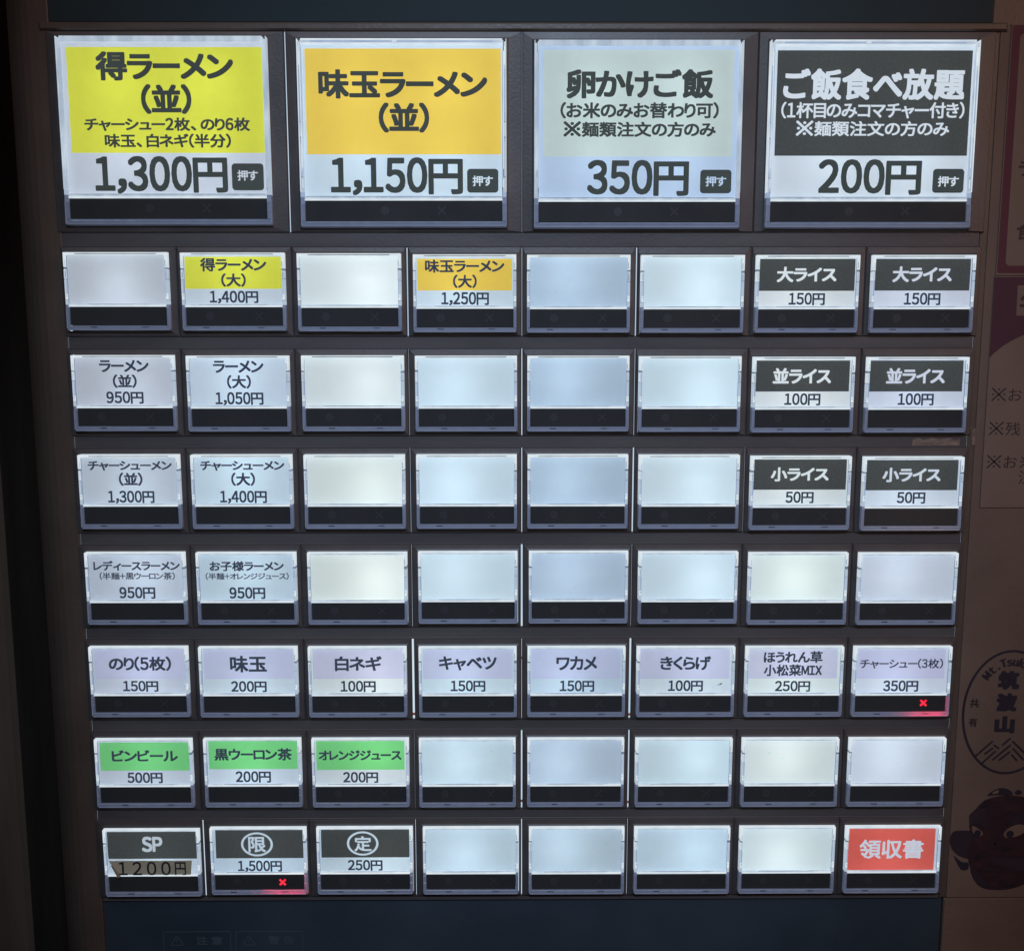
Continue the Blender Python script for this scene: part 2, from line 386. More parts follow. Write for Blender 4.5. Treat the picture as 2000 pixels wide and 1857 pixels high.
LM = [MT['acr_low'], MT['acr_lowline'], MT['acr_seam'], MT['acr_dark']]
def foot_small(variant):
    m = MB(); o, i = 17.95, 16.95; rnd = random.Random(variant + 50)
    for sgn in (-1, 1):
        def seg(a, b, z0, z1, y, mi):
            x0, x1 = sorted((sgn * a, sgn * b)); m.box(x0, x1, z0, z1, y, 2.9, mi, ch=0.06)
        seg(i, o, -0.45, 0.72, -0.55, 1); seg(i, o, -0.62, -0.47, -0.7, 1)
        seg(i, o, -3.4, -0.64, -0.5, 0); seg(i + .05, o, -3.55, -3.42, -0.62, 1)
        seg(i, o, -6.45, -3.57, -0.5, 0); seg(o - .16, o + .02, -7.5, -0.7, -0.68, 1)
    m.box(-o, o, -8.15, -6.55, -0.45, 2.9, 0, ch=0.25)
    m.box(-o + .3, o - .3, -6.72, -6.6, -0.55, -0.3, 1); m.box(-o + .4, o - .4, -8.02, -7.86, -0.62, -0.3, 1)
    x = -8.5 + rnd.uniform(-1.5, 1)
    m.box(x - 1.2, x + 1.0, -7.2, -6.92, -0.52, -0.3, 3); m.box(8.2, 10.4, -7.15, -6.95, -0.52, -0.3, 3)
    m.box(x + 1.6, 7.6, -7.05, -6.98, -0.52, -0.3, 2)
    if variant % 3 == 1: m.box(x + 1.2, x + 1.32, -7.5, -6.9, -0.62, -0.3, 1); m.box(8.0, 8.12, -7.5, -6.9, -0.62, -0.3, 1)
    return m.mesh('clear_foot', LM)
def strip_mesh(hw, zb):
    m = MB(); m.box(-hw, hw, zb, -0.02, 0.0, 2.9, ch=0.05); return m.mesh('black_strip', [MT['strip']])
def marks_mesh(dx, cx, z, k):
    out = []
    m = MB(); m.slab(ellipse(dx, z, 1.5 * k, 1.5 * k, 20), -0.03, 0.0); out.append(('indicator_dot', m.mesh('indicator_dot', [MT['mark']])))
    m = MB(); a = 1.25 * k; m.stroke([(cx - a, z - a), (cx + a, z + a)], 0.6 * k, -0.03, th=0.03); m.stroke([(cx - a, z + a), (cx + a, z - a)], 0.6 * k, -0.05, th=0.03)
    out.append(('indicator_cross', m.mesh('indicator_cross', [MT['mark']]))); return out
def lit_frame_big(k):
    m = MB(); o, i = 35.35, 33.95; F = 0
    for sgn in (-1, 1):
        def seg(a, b, z0, z1, y, mi):
            x0, x1 = sorted((sgn * a, sgn * b)); m.box(x0, x1, z0, z1, y, 2.9, mi, ch=0.08)
        seg(i, i + .35, 5.0, 52.5, -0.55, 1); seg(i + .35, i + .55, 11, 49, -0.85, 0)
        seg(o - .22, o, 3.0, 52.9, -0.95, 0)
        seg(i + .57, o - .24, 43.5, 52.0, -0.7, 1); seg(i + .6, i + .95, 44.5, 50.5, -0.9, 0)
        seg(i + .57, o - .24, 26.2, 43.3, -0.6, 2)
        seg(i, o - .24, 25.9, 26.18, -0.3, 3)
        seg(i + .57, o - .24, 21.2, 25.8, -0.75, 1); seg(i, o - .24, 20.8, 21.15, -0.3, 3)
        seg(i + .57, o - .24, 8.0, 20.75, -0.6, 2); seg(i + .6, i + .9, 9.5, 19, -0.85, 1)
        seg(i, o - .24, 7.7, 7.95, -0.3, 3)
        seg(i + .2, o - .24, 3.2, 7.6, -0.7, 1); seg(i + .3, i + .6, 4.2, 7.0, -0.9, 0)
        seg(i + .1, o, 1.2, 2.9, -0.6, 2)
    m.box(-i, i, 52.45, 52.95, -0.95, 2.9, 0, ch=.1); m.box(-i, i, 51.65, 52.43, -0.55, 2.9, 2, ch=.05)
    m.box(-i, i, 51.25, 51.63, -0.85, 2.9, 0, ch=.1)
    m.box(-3.2, -1.6, 51.9, 52.3, -0.7, -0.5, 0); m.box(-i, -i + 3.0, 51.7, 52.4, -0.75, -0.5, 1); m.box(i - 3.2, i, 51.7, 52.4, -0.75, -0.5, 1)
    return m.mesh('lit_frame', FM)
def ledge_big():
    m = MB(); m.box(-33.9, 33.9, 0.02, 0.60, -0.7, 2.9, 0, ch=.12); m.box(-33.9, 33.9, 0.62, 1.5, -0.3, 2.9, 1, ch=.05)
    m.box(-33.4, 33.4, 1.25, 1.4, -0.45, -0.25, 3); return m.mesh('ledge', FM)
def foot_big():
    m = MB(); o, i = 35.4, 33.95
    for sgn in (-1, 1):
        def seg(a, b, z0, z1, y, mi):
            x0, x1 = sorted((sgn * a, sgn * b)); m.box(x0, x1, z0, z1, y, 2.9, mi, ch=0.06)
        seg(i, o, -1.1, 1.15, -0.5, 1); seg(i, o, -1.3, -1.12, -0.7, 1); seg(i, o, -6.95, -1.32, -0.5, 0); seg(i, o - .4, -4.1, -3.9, -0.62, 1)
        seg(o - .2, o + .02, -8.6, -1.4, -0.68, 1)
    m.box(-o, o, -9.0, -6.98, -0.4, 2.9, 0, ch=.3)
    for z, h in ((-7.25, .1), (-7.7, .08), (-8.65, .14)): m.box(-o + .6, o - .6, z, z + h, -0.55, -0.2, 1)
    m.box(-33, 33, -7.55, -7.4, -0.5, -0.2, 2)
    return m.mesh('clear_foot', LM)
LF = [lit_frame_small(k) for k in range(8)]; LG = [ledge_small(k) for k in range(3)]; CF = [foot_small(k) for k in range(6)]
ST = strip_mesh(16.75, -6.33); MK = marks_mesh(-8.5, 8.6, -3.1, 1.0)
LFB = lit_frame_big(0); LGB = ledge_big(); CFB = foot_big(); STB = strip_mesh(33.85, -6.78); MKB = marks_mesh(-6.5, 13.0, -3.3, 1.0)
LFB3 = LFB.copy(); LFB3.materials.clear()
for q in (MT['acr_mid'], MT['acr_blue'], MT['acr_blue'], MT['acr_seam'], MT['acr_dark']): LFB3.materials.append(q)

# glow of the diffuser cards: cool in most columns, slightly warmer where the lamps are older
W = {  # (row, column) -> (r, g, b) of the card as it glows
 0: [(176, 186, 200), (184, 206, 222), (164, 188, 216), (190, 204, 216)],
 1: [(160, 168, 178), (176, 190, 202), (202, 218, 222), (182, 202, 216), (166, 190, 210), (190, 212, 222), (196, 208, 214), (184, 194, 210)],
 2: [(162, 170, 182), (174, 192, 208), (200, 216, 220), (186, 210, 224), (164, 188, 208), (188, 212, 224), (196, 208, 214), (182, 192, 210)],
 3: [(160, 172, 184), (172, 194, 208), (200, 216, 216), (186, 210, 224), (164, 188, 208), (188, 210, 220), (194, 208, 212), (180, 194, 208)],
 4: [(156, 168, 182), (168, 190, 204), (200, 214, 212), (188, 212, 224), (166, 188, 208), (184, 206, 218), (196, 214, 214), (178, 190, 206)],
 5: [(160, 170, 184), (172, 190, 202), (188, 202, 206), (176, 198, 210), (168, 190, 206), (182, 198, 208), (192, 210, 214), (178, 190, 206)],
 6: [(164, 176, 190), (170, 186, 200), (180, 194, 202), (176, 200, 212), (166, 186, 204), (178, 202, 212), (196, 212, 214), (182, 194, 208)],
 7: [(162, 178, 190), (164, 186, 202), (170, 192, 206), (170, 194, 208), (166, 188, 202), (172, 198, 214), (188, 208, 214), (176, 186, 202)]}
BANDC = {'yellow': (204, 208, 74), 'orange': (218, 189, 84), 'mint': (176, 190, 188), 'black': (56, 64, 60), 'lilac': (178, 180, 214), 'green': (108, 190, 120), 'red': (198, 90, 82)}
LEDX = {1: 2, 2: 1, 3: 7, 4: -4, 5: -5, 6: 5, 7: -2, 8: -3}
_mats = {}
def card_mat(c, trans=0.55):
    k = (c, trans)
    if k not in _mats:
        _mats[k] = backlit('diffuser card', tuple(v * .985 for v in c), 0.74, tuple(min(255, v * 1.02) for v in c), 260, trans=trans, diff=0.12, gloss=0.045, grough=0.1)
    return _mats[k]
def ice_mat(c):
    k = ('ice', c)
    if k not in _mats: _mats[k] = backlit('clear lettering', tuple(min(255, v + 8) for v in c), 1.0, None, 45, trans=0, diff=0.12)
    return _mats[k]
def card_mesh(x0, x1, z0, z1, hole, mats):
    m = MB()
    if hole:
        a, b, c, d = hole
        m.rect(x0, x1, z0, c, 0.1)
        if z1 - d > 0.01: m.rect(x0, x1, d, z1, 0.1)
        if a - x0 > 0.01: m.rect(x0, a, c, d, 0.1)
        if x1 - b > 0.01: m.rect(b, x1, c, d, 0.1)
    else: m.rect(x0, x1, z0, z1, 0.1)
    return m.mesh('menu_card', mats)
def led(parent, x, z, y, p, color, r=2.5):
    l = bpy.data.lights.new('backlight_lamp', 'POINT'); l.energy = p; l.color = color; l.shadow_soft_size = r * S
    o = bpy.data.objects.new('backlight_lamp', l); col.objects.link(o); o.location = Vector((x, y, z)) * S; o.parent = parent

LABEL = {
 (0,1): 'large yellow button for ramen at 1,300 yen', (0,2): 'large orange button for egg ramen at 1,150 yen', (0,3): 'large pale mint button for egg rice at 350 yen', (0,4): 'large black button for all-you-can-eat rice at 200 yen',
 (1,2): 'small yellow button for large ramen at 1,400 yen', (1,4): 'small orange button for large egg ramen at 1,250 yen',
 (1,7): 'black 150 yen rice button beside a blank button', (1,8): 'black 150 yen rice button at the end of its row',
 (2,1): 'white ramen button at 950 yen', (2,2): 'white large ramen button at 1,050 yen', (2,7): 'black 100 yen rice button beside a blank button', (2,8): 'black 100 yen rice button at the end of its row',
 (3,1): 'white pork ramen button at 1,300 yen', (3,2): 'white large pork ramen button at 1,400 yen', (3,7): 'black 50 yen rice button beside a blank button', (3,8): 'black 50 yen rice button at the end of its row',
 (4,1): 'white ladies ramen button at 950 yen', (4,2): 'white children ramen button at 950 yen',
 (5,1): 'lilac seaweed sheet button at 150 yen', (5,2): 'lilac egg button at 200 yen', (5,3): 'lilac white leek button at 100 yen', (5,4): 'lilac cabbage button at 150 yen', (5,5): 'lilac wakame button at 150 yen', (5,6): 'lilac wood ear mushroom button at 100 yen with a dark smudge', (5,7): 'lilac two-line spinach mix button at 250 yen', (5,8): 'lilac pork slice button at 350 yen with lit red cross',
 (6,1): 'green bottled beer button at 500 yen', (6,2): 'green black oolong tea button at 200 yen', (6,3): 'green orange juice button at 200 yen',
 (7,1): 'black SP button with a paper price strip stuck over it', (7,2): 'black button with ringed character, 1,500 yen and lit red cross', (7,3): 'black button with ringed character at 250 yen', (7,8): 'red receipt button'}
TEXT = {
 (0, 1): [('得ラーメン', -22.5, 23.99, 48.18, 38.7, 'H'), ('(並)', -7.66, 9.41, 37.57, 27.81, 'H'), ('チャーシュー2枚、のり6枚', -27.3, 28.94, 26.69, 22.25, 'M'), ('味玉、白ネギ(半分)', -20.67, 22.3, 21.41, 16.75, 'M'), ('1,300円', -24.69, 20.71, 14.07, 1.47, 'B'), ('BOX', 22.14, 33.02, 11.6, 2.66, ''), ('押す', 24.05, 31.09, 9.38, 5.84, 'W'), ('BAND', -32.17, 33.72, 49.57, 15.09, 'yellow')],
 (0, 2): [('味玉ラーメン', -28.39, 28.92, 43.18, 33.65, 'H'), ('(並)', -8.13, 9.08, 32.39, 22.49, 'H'), ('1,150円', -24.95, 20.41, 14.42, 1.7, 'B'), ('BOX', 21.85, 32.55, 10.58, 2.65, ''), ('押す', 23.71, 30.69, 8.31, 4.8, 'W'), ('BAND', -32.78, 33.49, 49.9, 15.4, 'orange')],
 (0, 3): [('卵かけご飯', -24.57, 25.47, 43.72, 34.1, 'H'), ('(お米のみお替わり可)', -26.53, 27.45, 32.97, 27.58, 'M'), ('※麺類注文の方のみ', -25.48, 26.61, 26.73, 21.52, 'M'), ('350円', -17.29, 17.76, 13.99, 1.9, 'B'), ('BOX', 21.68, 32.41, 10.7, 2.84, ''), ('押す', 23.54, 30.62, 8.56, 5.12, 'W'), ('BAND', -32.55, 32.39, 49.96, 15.06, 'mint')],
 (0, 4): [('ご飯食べ放題', -30.77, 31.08, 43.84, 33.56, 'X'), ('(1杯目のみコマチャー付き)', -31.17, 31.46, 32.98, 27.5, 'N'), ('※麺類注文の方のみ', -25.96, 26.59, 26.87, 21.7, 'N'), ('200円', -17.59, 17.96, 14.11, 2.15, 'B'), ('BOX', 21.92, 32.66, 10.88, 2.89, ''), ('押す', 23.7, 30.9, 8.47, 4.94, 'W'), ('BAND', -32.96, 33.22, 49.73, 15.25, 'black')],
 (1, 2): [('得ラーメン', -11.24, 11.66, 16.81, 12.2, 'M'), ('(大)', -4.15, 4.38, 11.56, 6.94, 'M'), ('1,400円', -8.37, 8.5, 5.62, 1.2, 'S'), ('BAND', -16.62, 16.83, 17.25, 6.28, 'yellow')],
 (2, 1): [('ラーメン', -8.35, 9.02, 16.89, 12.66, 'M'), ('(並)', -3.82, 4.55, 11.85, 7.1, 'M'), ('950円', -6.4, 6.65, 5.88, 1.53, 'S')],
 (2, 2): [('ラーメン', -8.66, 9.06, 16.88, 12.56, 'M'), ('(大)', -3.94, 4.48, 11.79, 7.04, 'M'), ('1,050円', -8.26, 8.66, 5.82, 1.14, 'S')],
 (1, 4): [('味玉ラーメン', -13.8, 13.77, 16.84, 12.36, 'M'), ('(大)', -4.1, 4.18, 11.7, 7.08, 'M'), ('1,250円', -8.24, 8.37, 5.75, 1.11, 'S'), ('BAND', -16.52, 16.45, 17.11, 6.28, 'orange')],
 (1, 7): [('大ライス', -10.77, 10.1, 14.56, 9.28, 'X'), ('150円', -6.34, 6.33, 5.67, 1.34, 'S'), ('BAND', -16.8, 16.55, 17.27, 6.31, 'black')],
 (1, 8): [('大ライス', -10.74, 10.01, 14.72, 9.29, 'X'), ('150円', -6.31, 6.47, 5.67, 1.34, 'S'), ('BAND', -16.93, 16.47, 17.28, 6.41, 'black')],
 (2, 7): [('並ライス', -10.85, 9.76, 14.66, 9.18, 'X'), ('100円', -6.51, 6.28, 5.77, 1.43, 'S'), ('BAND', -16.86, 16.29, 17.29, 6.38, 'black')],
 (2, 8): [('並ライス', -10.94, 9.85, 14.72, 9.24, 'X'), ('100円', -6.42, 6.29, 5.83, 1.48, 'S'), ('BAND', -17.06, 16.24, 17.35, 6.44, 'black')],
 (3, 1): [('チャーシューメン', -14.63, 15.23, 16.4, 12.94, 'M'), ('(並)', -3.83, 4.56, 12.24, 7.46, 'M'), ('1,300円', -8.09, 8.5, 5.74, 1.08, 'S')],
 (3, 2): [('チャーシューメン', -14.61, 15.3, 16.41, 12.94, 'M'), ('(大)', -3.81, 4.69, 12.25, 7.46, 'M'), ('1,400円', -8.06, 8.69, 5.74, 1.07, 'S')],
 (4, 1): [('レディースラーメン', -15.1, 16.07, 15.52, 11.86, 'M'), ('(半麺+黒ウーロン茶)', -13.04, 14.13, 11.24, 8.53, 'T'), ('950円', -6.19, 6.76, 5.85, 1.44, 'S')],
 (4, 2): [('お子様ラーメン', -13.19, 13.56, 15.39, 11.72, 'M'), ('(半麺+オレンジジュース)', -14.75, 15.25, 11.1, 8.53, 'T'), ('950円', -6.39, 6.56, 5.75, 1.34, 'S')],
 (3, 7): [('小ライス', -10.74, 10.05, 14.64, 9.54, 'X'), ('50円', -5.16, 4.96, 5.88, 1.57, 'S'), ('BAND', -16.93, 16.41, 17.45, 6.5, 'black')],
 (3, 8): [('小ライス', -10.95, 9.97, 14.74, 9.52, 'X'), ('50円', -5.34, 4.89, 5.96, 1.66, 'S'), ('BAND', -17.05, 16.19, 17.49, 6.54, 'black')],
 (5, 1): [('のり(5枚)', -10.99, 11.77, 14.89, 9.42, 'M'), ('150円', -6.25, 6.68, 5.67, 1.46, 'S'), ('BAND', -16.15, 17.3, 17.67, 6.34, 'lilac')],
 (5, 2): [('味玉', -6.67, 6.77, 15.24, 8.93, 'M'), ('200円', -6.53, 6.47, 5.63, 1.35, 'S'), ('BAND', -16.23, 16.72, 17.75, 6.41, 'lilac')],
 (6, 1): [('ビンビール', -11.87, 12.61, 14.27, 9.91, 'M'), ('500円', -6.51, 6.59, 5.59, 1.28, 'S'), ('BAND', -16.24, 17.06, 17.24, 6.23, 'green')],
 (6, 2): [('黒ウーロン茶', -14.1, 14.66, 14.79, 10.09, 'M'), ('200円', -6.49, 6.57, 5.89, 1.39, 'S'), ('BAND', -16.23, 16.67, 17.65, 6.64, 'green')],
 (7, 1): [('SP', -3.72, 4.05, 15.75, 9.58, 'X'), ('BAND', -16.63, 17.1, 18.09, 6.81, 'black')],
 (7, 2): [('OVAL', -6.5, 5.47, 16.69, 7.1, ''), ('限', -3.75, 2.82, 14.93, 8.75, 'N'), ('1,500円', -8.0, 8.61, 5.44, 0.88, 'S'), ('BAND', -16.04, 17.07, 17.68, 6.33, 'black'), ('X', 6.79, 10.62, -1.41, -5.21, '')],
 (5, 3): [('白ネギ', -8.24, 8.99, 15.09, 9.39, 'M'), ('100円', -6.35, 6.61, 5.74, 1.36, 'S'), ('BAND', -16.32, 16.79, 17.76, 6.42, 'lilac')],
 (5, 4): [('キャベツ', -10.57, 10.62, 15.1, 9.67, 'M'), ('150円', -6.34, 6.43, 5.86, 1.53, 'S'), ('BAND', -16.44, 16.55, 17.89, 6.48, 'lilac')],
 (6, 3): [('オレンジジュース', -15.46, 15.3, 14.05, 10.2, 'M'), ('200円', -6.56, 6.46, 5.6, 1.27, 'S'), ('BAND', -16.34, 16.39, 17.65, 6.35, 'green')],
 (7, 3): [('OVAL', -6.67, 5.21, 16.94, 7.23, ''), ('定', -3.91, 2.61, 15.06, 9.0, 'N'), ('250円', -6.49, 6.59, 5.57, 1.19, 'S'), ('BAND', -16.34, 16.81, 17.64, 6.46, 'black')],
 (5, 5): [('ワカメ', -7.39, 7.62, 14.99, 9.68, 'M'), ('150円', -6.1, 6.63, 5.75, 1.41, 'S'), ('BAND', -16.5, 16.26, 17.78, 6.36, 'lilac')],
 (5, 6): [('きくらげ', -9.41, 9.23, 15.0, 9.68, 'M'), ('100円', -6.37, 6.48, 5.81, 1.52, 'S'), ('BAND', -16.86, 16.16, 17.79, 6.37, 'lilac')],
 (5, 7): [('ほうれん草', -11.36, 10.31, 16.84, 12.34, 'M'), ('小松菜MIX', -11.19, 10.27, 11.81, 7.37, 'M'), ('250円', -6.86, 6.16, 5.57, 1.37, 'S'), ('BAND', -17.09, 15.94, 17.5, 6.37, 'lilac')],
 (5, 8): [('チャーシュー(3枚)', -15.61, 15.03, 13.98, 10.2, 'T'), ('350円', -6.66, 6.33, 5.68, 1.34, 'S'), ('BAND', -17.2, 15.8, 17.49, 6.34, 'lilac'), ('X', 6.56, 10.55, -1.03, -4.91, '')],
 (7, 8): [('領収書', -12.56, 11.72, 13.32, 5.63, 'X'), ('BAND', -16.89, 16.01, 17.71, 0.71, 'red')],
}
CTR = {
 (0,1): (-121.61, 142.94), (0,2): (-40.70, 142.18), (0,3): (39.59, 141.77), (0,4): (119.52, 141.88),
 (1,1): (-140.80, 106.22), (1,2): (-100.41, 106.06), (1,3): (-60.11, 105.81), (1,4): (-19.91, 105.44), (1,5): (19.72, 105.28), (1,6): (59.47, 105.21), (1,7): (99.59, 105.20), (1,8): (139.96, 105.18),
 (2,1): (-140.25, 70.87), (2,2): (-100.01, 70.66), (2,3): (-59.63, 70.71), (2,4): (-19.68, 70.57), (2,5): (19.87, 70.52), (2,6): (59.39, 70.33), (2,7): (99.54, 70.06), (2,8): (139.78, 69.96),
 (3,1): (-140.03, 35.64), (3,2): (-100.03, 35.57), (3,3): (-59.81, 35.50), (3,4): (-19.74, 35.48), (3,5): (20.00, 35.45), (3,6): (59.87, 35.28), (3,7): (99.89, 34.78), (3,8): (140.19, 34.47),
 (4,1): (-139.72, 0.23), (4,2): (-99.69, 0.14), (4,3): (-59.57, 0.04), (4,4): (-19.56, 0.26), (4,5): (20.53, 0.29), (4,6): (60.37, 0.05), (4,7): (100.29, -0.35), (4,8): (140.21, -0.53),
 (5,1): (-140.30, -34.89), (5,2): (-100.31, -35.07), (5,3): (-60.34, -35.19), (5,4): (-19.83, -35.31), (5,5): (20.08, -35.31), (5,6): (60.33, -35.43), (5,7): (100.30, -35.49), (5,8): (140.09, -35.58),
 (6,1): (-140.32, -70.22), (6,2): (-100.03, -70.19), (6,3): (-60.00, -70.32), (6,4): (-20.21, -70.47), (6,5): (20.09, -70.49), (6,6): (60.40, -70.63), (6,7): (100.06, -70.71), (6,8): (139.92, -70.75),
 (7,1): (-139.17, -105.77), (7,2): (-99.12, -105.22), (7,3): (-59.14, -105.21), (7,4): (-19.19, -105.38), (7,5): (20.70, -105.54), (7,6): (60.55, -105.58), (7,7): (100.24, -105.56), (7,8): (140.21, -105.59),
}
rnd = random.Random(4)
def t_marks(r, c): return (r + c) % 3 == 0
for (r, c), (cx, zt) in CTR.items():
    big = r == 0; n = 4 if big else 8
    nom = (c - n / 2 - .5) * (80.35 if big else 40.05)
    gl, gr = gap(r, c - 1), gap(r, c)
    hw = 40.175 if big else 20.025
    xl = nom - hw + gl / 2 - cx; xr = nom + hw - gr / 2 - cx
    ztop, zbot = unit_top(r) - zt, unit_bot(r) - zt
    if big: hm = housing_mesh(xl, xr, zbot, ztop, -35.45, 35.45, -9.05, 53.0)
    else: hm = housing_mesh(xl, xr, zbot, ztop, -18.0, 18.0, -8.2, 18.6)
    b = link('push_button', hm, machine, (cx, 0, zt))
    if (r, c) in LABEL: b['label'] = LABEL[(r, c)]
    else: b['label'] = 'unused button with a blank glowing white card'
    lines = TEXT.get((r, c), [])
    wc = W[r][c - 1]; wc = (wc[0] + 3, wc[1] + 2, wc[2] + 2); wc = tuple(v - (9 if c == 5 and not big else 0) for v in wc); gm = sum(wc) / 3; wc = tuple(v * .87 + gm * .13 for v in wc)
    band = next((q for q in lines if q[0] == 'BAND'), None)
    hwc = 33.9 if big else 16.93; cz0, cz1 = (0.9, 51.3) if big else (0.7, 17.75)
    hole = None
    if band:
        a, bb, d, e, kind = max(band[1], -hwc + .05), min(band[2], hwc - .05), band[3], band[4], band[5]
        d = min(d, cz1 - .15); hole = (a, bb, e, d)
    link('menu_card', card_mesh(-hwc, hwc, cz0, cz1, hole, [card_mat(wc)]), b)
    if band:
        bc = BANDC[kind]; k = (sum(wc) / 3) / 192.0
        if kind == 'lilac' or kind == 'mint': bc = tuple(int((x * .62 + y * .38)) for x, y in zip(bc, wc)) if kind == 'lilac' else bc
        else: bc = tuple(int(max(20, min(255, x * (0.35 + 0.65 * k)))) for x in bc)
        m = MB(); m.rect(hole[0], hole[1], hole[2], hole[3], 0.1)
        link('colour_band', m.mesh('colour_band', [MT['blackfilm'] if kind == 'black' else card_mat(bc, 0.45)]), b)
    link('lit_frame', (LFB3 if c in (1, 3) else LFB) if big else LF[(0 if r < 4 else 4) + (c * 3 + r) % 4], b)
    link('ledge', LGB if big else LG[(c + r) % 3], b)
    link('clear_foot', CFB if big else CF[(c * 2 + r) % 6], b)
    link('black_strip', STB if big else ST, b)
    if big or 2 < c < 8 or t_marks(r, c):
        for nm, me in (MKB if big else MK): link(nm, me, b)
    warm = (1.0, 0.98, 0.93) if c in (3, 7) and not big else (0.86, 0.95, 1.0)
    if big:
        for dx, dz, pw in ((-16, 38, .0038), (16, 38, .0042), (-14, 14, .0034), (15, 14, .0036)): led(b, dx, dz, 13.5, pw, warm)
    else: led(b, LEDX[c] + rnd.uniform(-1.5, 1.5), 8.5 + rnd.uniform(-2.5, 2.5), 12.5, 0.0042 * rnd.uniform(.8, 1.15), warm)
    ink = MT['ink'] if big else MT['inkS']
    for t, x0, x1, z1, z0, st in lines:
        if t == '領収書': st = 'Y'
        if t == 'BAND': continue
        if t == 'BOX':
            m = MB(); m.slab(rrect(x0, x1, z0, z1, 1.15), 0.0, 0.06); link('push_mark', m.mesh('push_mark', [MT['ink']]), b); continue
        if t == 'OVAL':
            m = MB(); cxo, czo, rx, rz = (x0 + x1) / 2, (z0 + z1) / 2, (x1 - x0) / 2, (z1 - z0) / 2
            A = ellipse(cxo, czo, rx, rz, 40); B = ellipse(cxo, czo, rx - .85, rz - .75, 40)
            for i in range(40):
                j = (i + 1) % 40; m.quad((A[i][0], .04, A[i][1]), (A[j][0], .04, A[j][1]), (B[j][0], .04, B[j][1]), (B[i][0], .04, B[i][1]))
            link('ring_mark', m.mesh('ring_mark', [ice_mat(wc)]), b); continue
        if t == 'X':
            m = MB(); xc, zc = (x0 + x1) / 2, (z0 + z1) / 2; a = 1.02
            m.stroke([(xc - a, zc - a), (xc + a, zc + a)], 0.78, -0.10, th=.05); m.stroke([(xc - a, zc + a), (xc + a, zc - a)], 0.78, -0.13, th=.05)
            link('lit_cross', m.mesh('lit_cross', [MT['redx']]), b)
            for nm2, ax, az, sx, sz, pw in (('red_lamp', 9.8, -7.35, 13.5, 0.8, .055), ('red_lamp', 17.45, -3.2, .5, 6.0, .009)):
                l = bpy.data.lights.new(nm2, 'AREA'); l.shape = 'RECTANGLE'; l.size = sx * S; l.size_y = sz * S; l.energy = pw; l.color = (1, .01, .03)
                o = bpy.data.objects.new(nm2, l); col.objects.link(o); o.parent = b; o.location = Vector((ax, 1.4, az)) * S
                o.rotation_euler = (math.radians(90), 0, 0)
            continue
        white = st in 'XNWY'
        mat = (ice_mat(wc) if white else ink)
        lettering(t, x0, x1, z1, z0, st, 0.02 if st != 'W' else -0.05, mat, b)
    if not big and c >= 3 and r not in (5,) or (r, c) == (0, 4):     # dust specks under the clear cover
        m = MB(); specks = [(rnd.uniform(-15, 15), rnd.uniform(2, 16.5), rnd.uniform(.05, .10)) for _ in range(rnd.choice((1, 2, 3)))]
        if (r, c) == (6, 7): specks = [(-7.9, 12.6, .17), (-3.1, 10.9, .11), (-2.6, 10.7, .09)]
        for px, pz, q in specks: m.slab(ellipse(px, pz, q * 1.3, q, 6), -0.01, 0.02)
        link('dust_speck', m.mesh('dust_speck', [MT['acr_seam']]), b)['kind'] = 'stuff'
    if (r, c) == (5, 6):     # smudge
        m = MB()
        for px, pz, q in ((13.0, 4.3, .28), (12.4, 4.1, .18), (11.7, 3.8, .10), (13.4, 4.6, .16), (10.2, 3.0, .08)):
            m.slab(ellipse(px, pz, q * 1.5, q, 7), -0.03, 0.0)
        link('smudge', m.mesh('smudge', [MT['ink']]), b)

# ================================================================== price strip stuck on the SP button
st = tag(empty('price_sticker', (-139.2, -0.4, -102.6)), 'browned paper strip reading 1200 yen with one curled corner, stuck over the SP button', 'sticker')
ox, oz = -139.2, -102.6
m = MB()
TLp, TRp, BRp, BLp = (-155.46 - ox, -99.58 - oz), (-124.24 - ox, -99.49 - oz), (-124.98 - ox, -106.02 - oz), (-151.83 - ox, -105.69 - oz)
m.slab([BLp, BRp, TRp, TLp], -0.02, 0.06)
sheet = link('paper', m.mesh('paper', [MT['sticker']]), st)
m = MB(); K = 8
for i in range(K):
    def P(u, k):
        a = math.radians(200 * k / K); rr = 0.25 + 0.75 * u
        bx, bz = TLp[0] + (BLp[0] - TLp[0]) * u, TLp[1] + (BLp[1] - TLp[1]) * u
        nx, nz = 0.86, 0.5
        return (bx + nx * rr * math.sin(a) * .9 + .05, -0.1 - rr * (1 - math.cos(a)) * .5, bz + nz * rr * math.sin(a) * .5)
    m.quad(P(.25, i), P(1, i), P(1, i + 1), P(.25, i + 1))
link('curled_corner', m.mesh('curled_corner', [MT['stickback']]), st)
lettering('1200円', -152.0 - ox, -126.6 - ox, -99.8 - oz, -105.55 - oz, 'Q', -0.06, MT['stickink'], st, mono=1.12)

# ================================================================== posters on the right panel
PY = 1.9
poster = tag(empty('mask_poster', (240, PY, 40)), 'brown kraft poster with an oval mountain emblem above a red long-nosed mask', 'poster')
ox, oz = 240, 40
m = MB(); m.box(162.6 - ox, 330 - ox, -117.0 - oz, 200 - oz, 0.0, 0.5, ch=0.05); link('paper', m.mesh('paper', [MT['kraft']]), poster)
def prt(name, fn, mat, parent):
    mm = MB(); fn(mm); return link(name, mm.mesh(name, [mat]), parent)
def off(pts, ox=240, oz=40): return [(x - ox, z - oz) for x, z in pts]
def ringband(mm, cx, cz, rx, rz, wd, y=-0.03, n=72):
    A = ellipse(cx, cz, rx, rz, n); B = ellipse(cx, cz, rx - wd, rz - wd, n)
    for i in range(n):
        j = (i + 1) % n; mm.quad((A[i][0], y, A[i][1]), (A[j][0], y, A[j][1]), (B[j][0], y, B[j][1]), (B[i][0], y, B[i][1]))
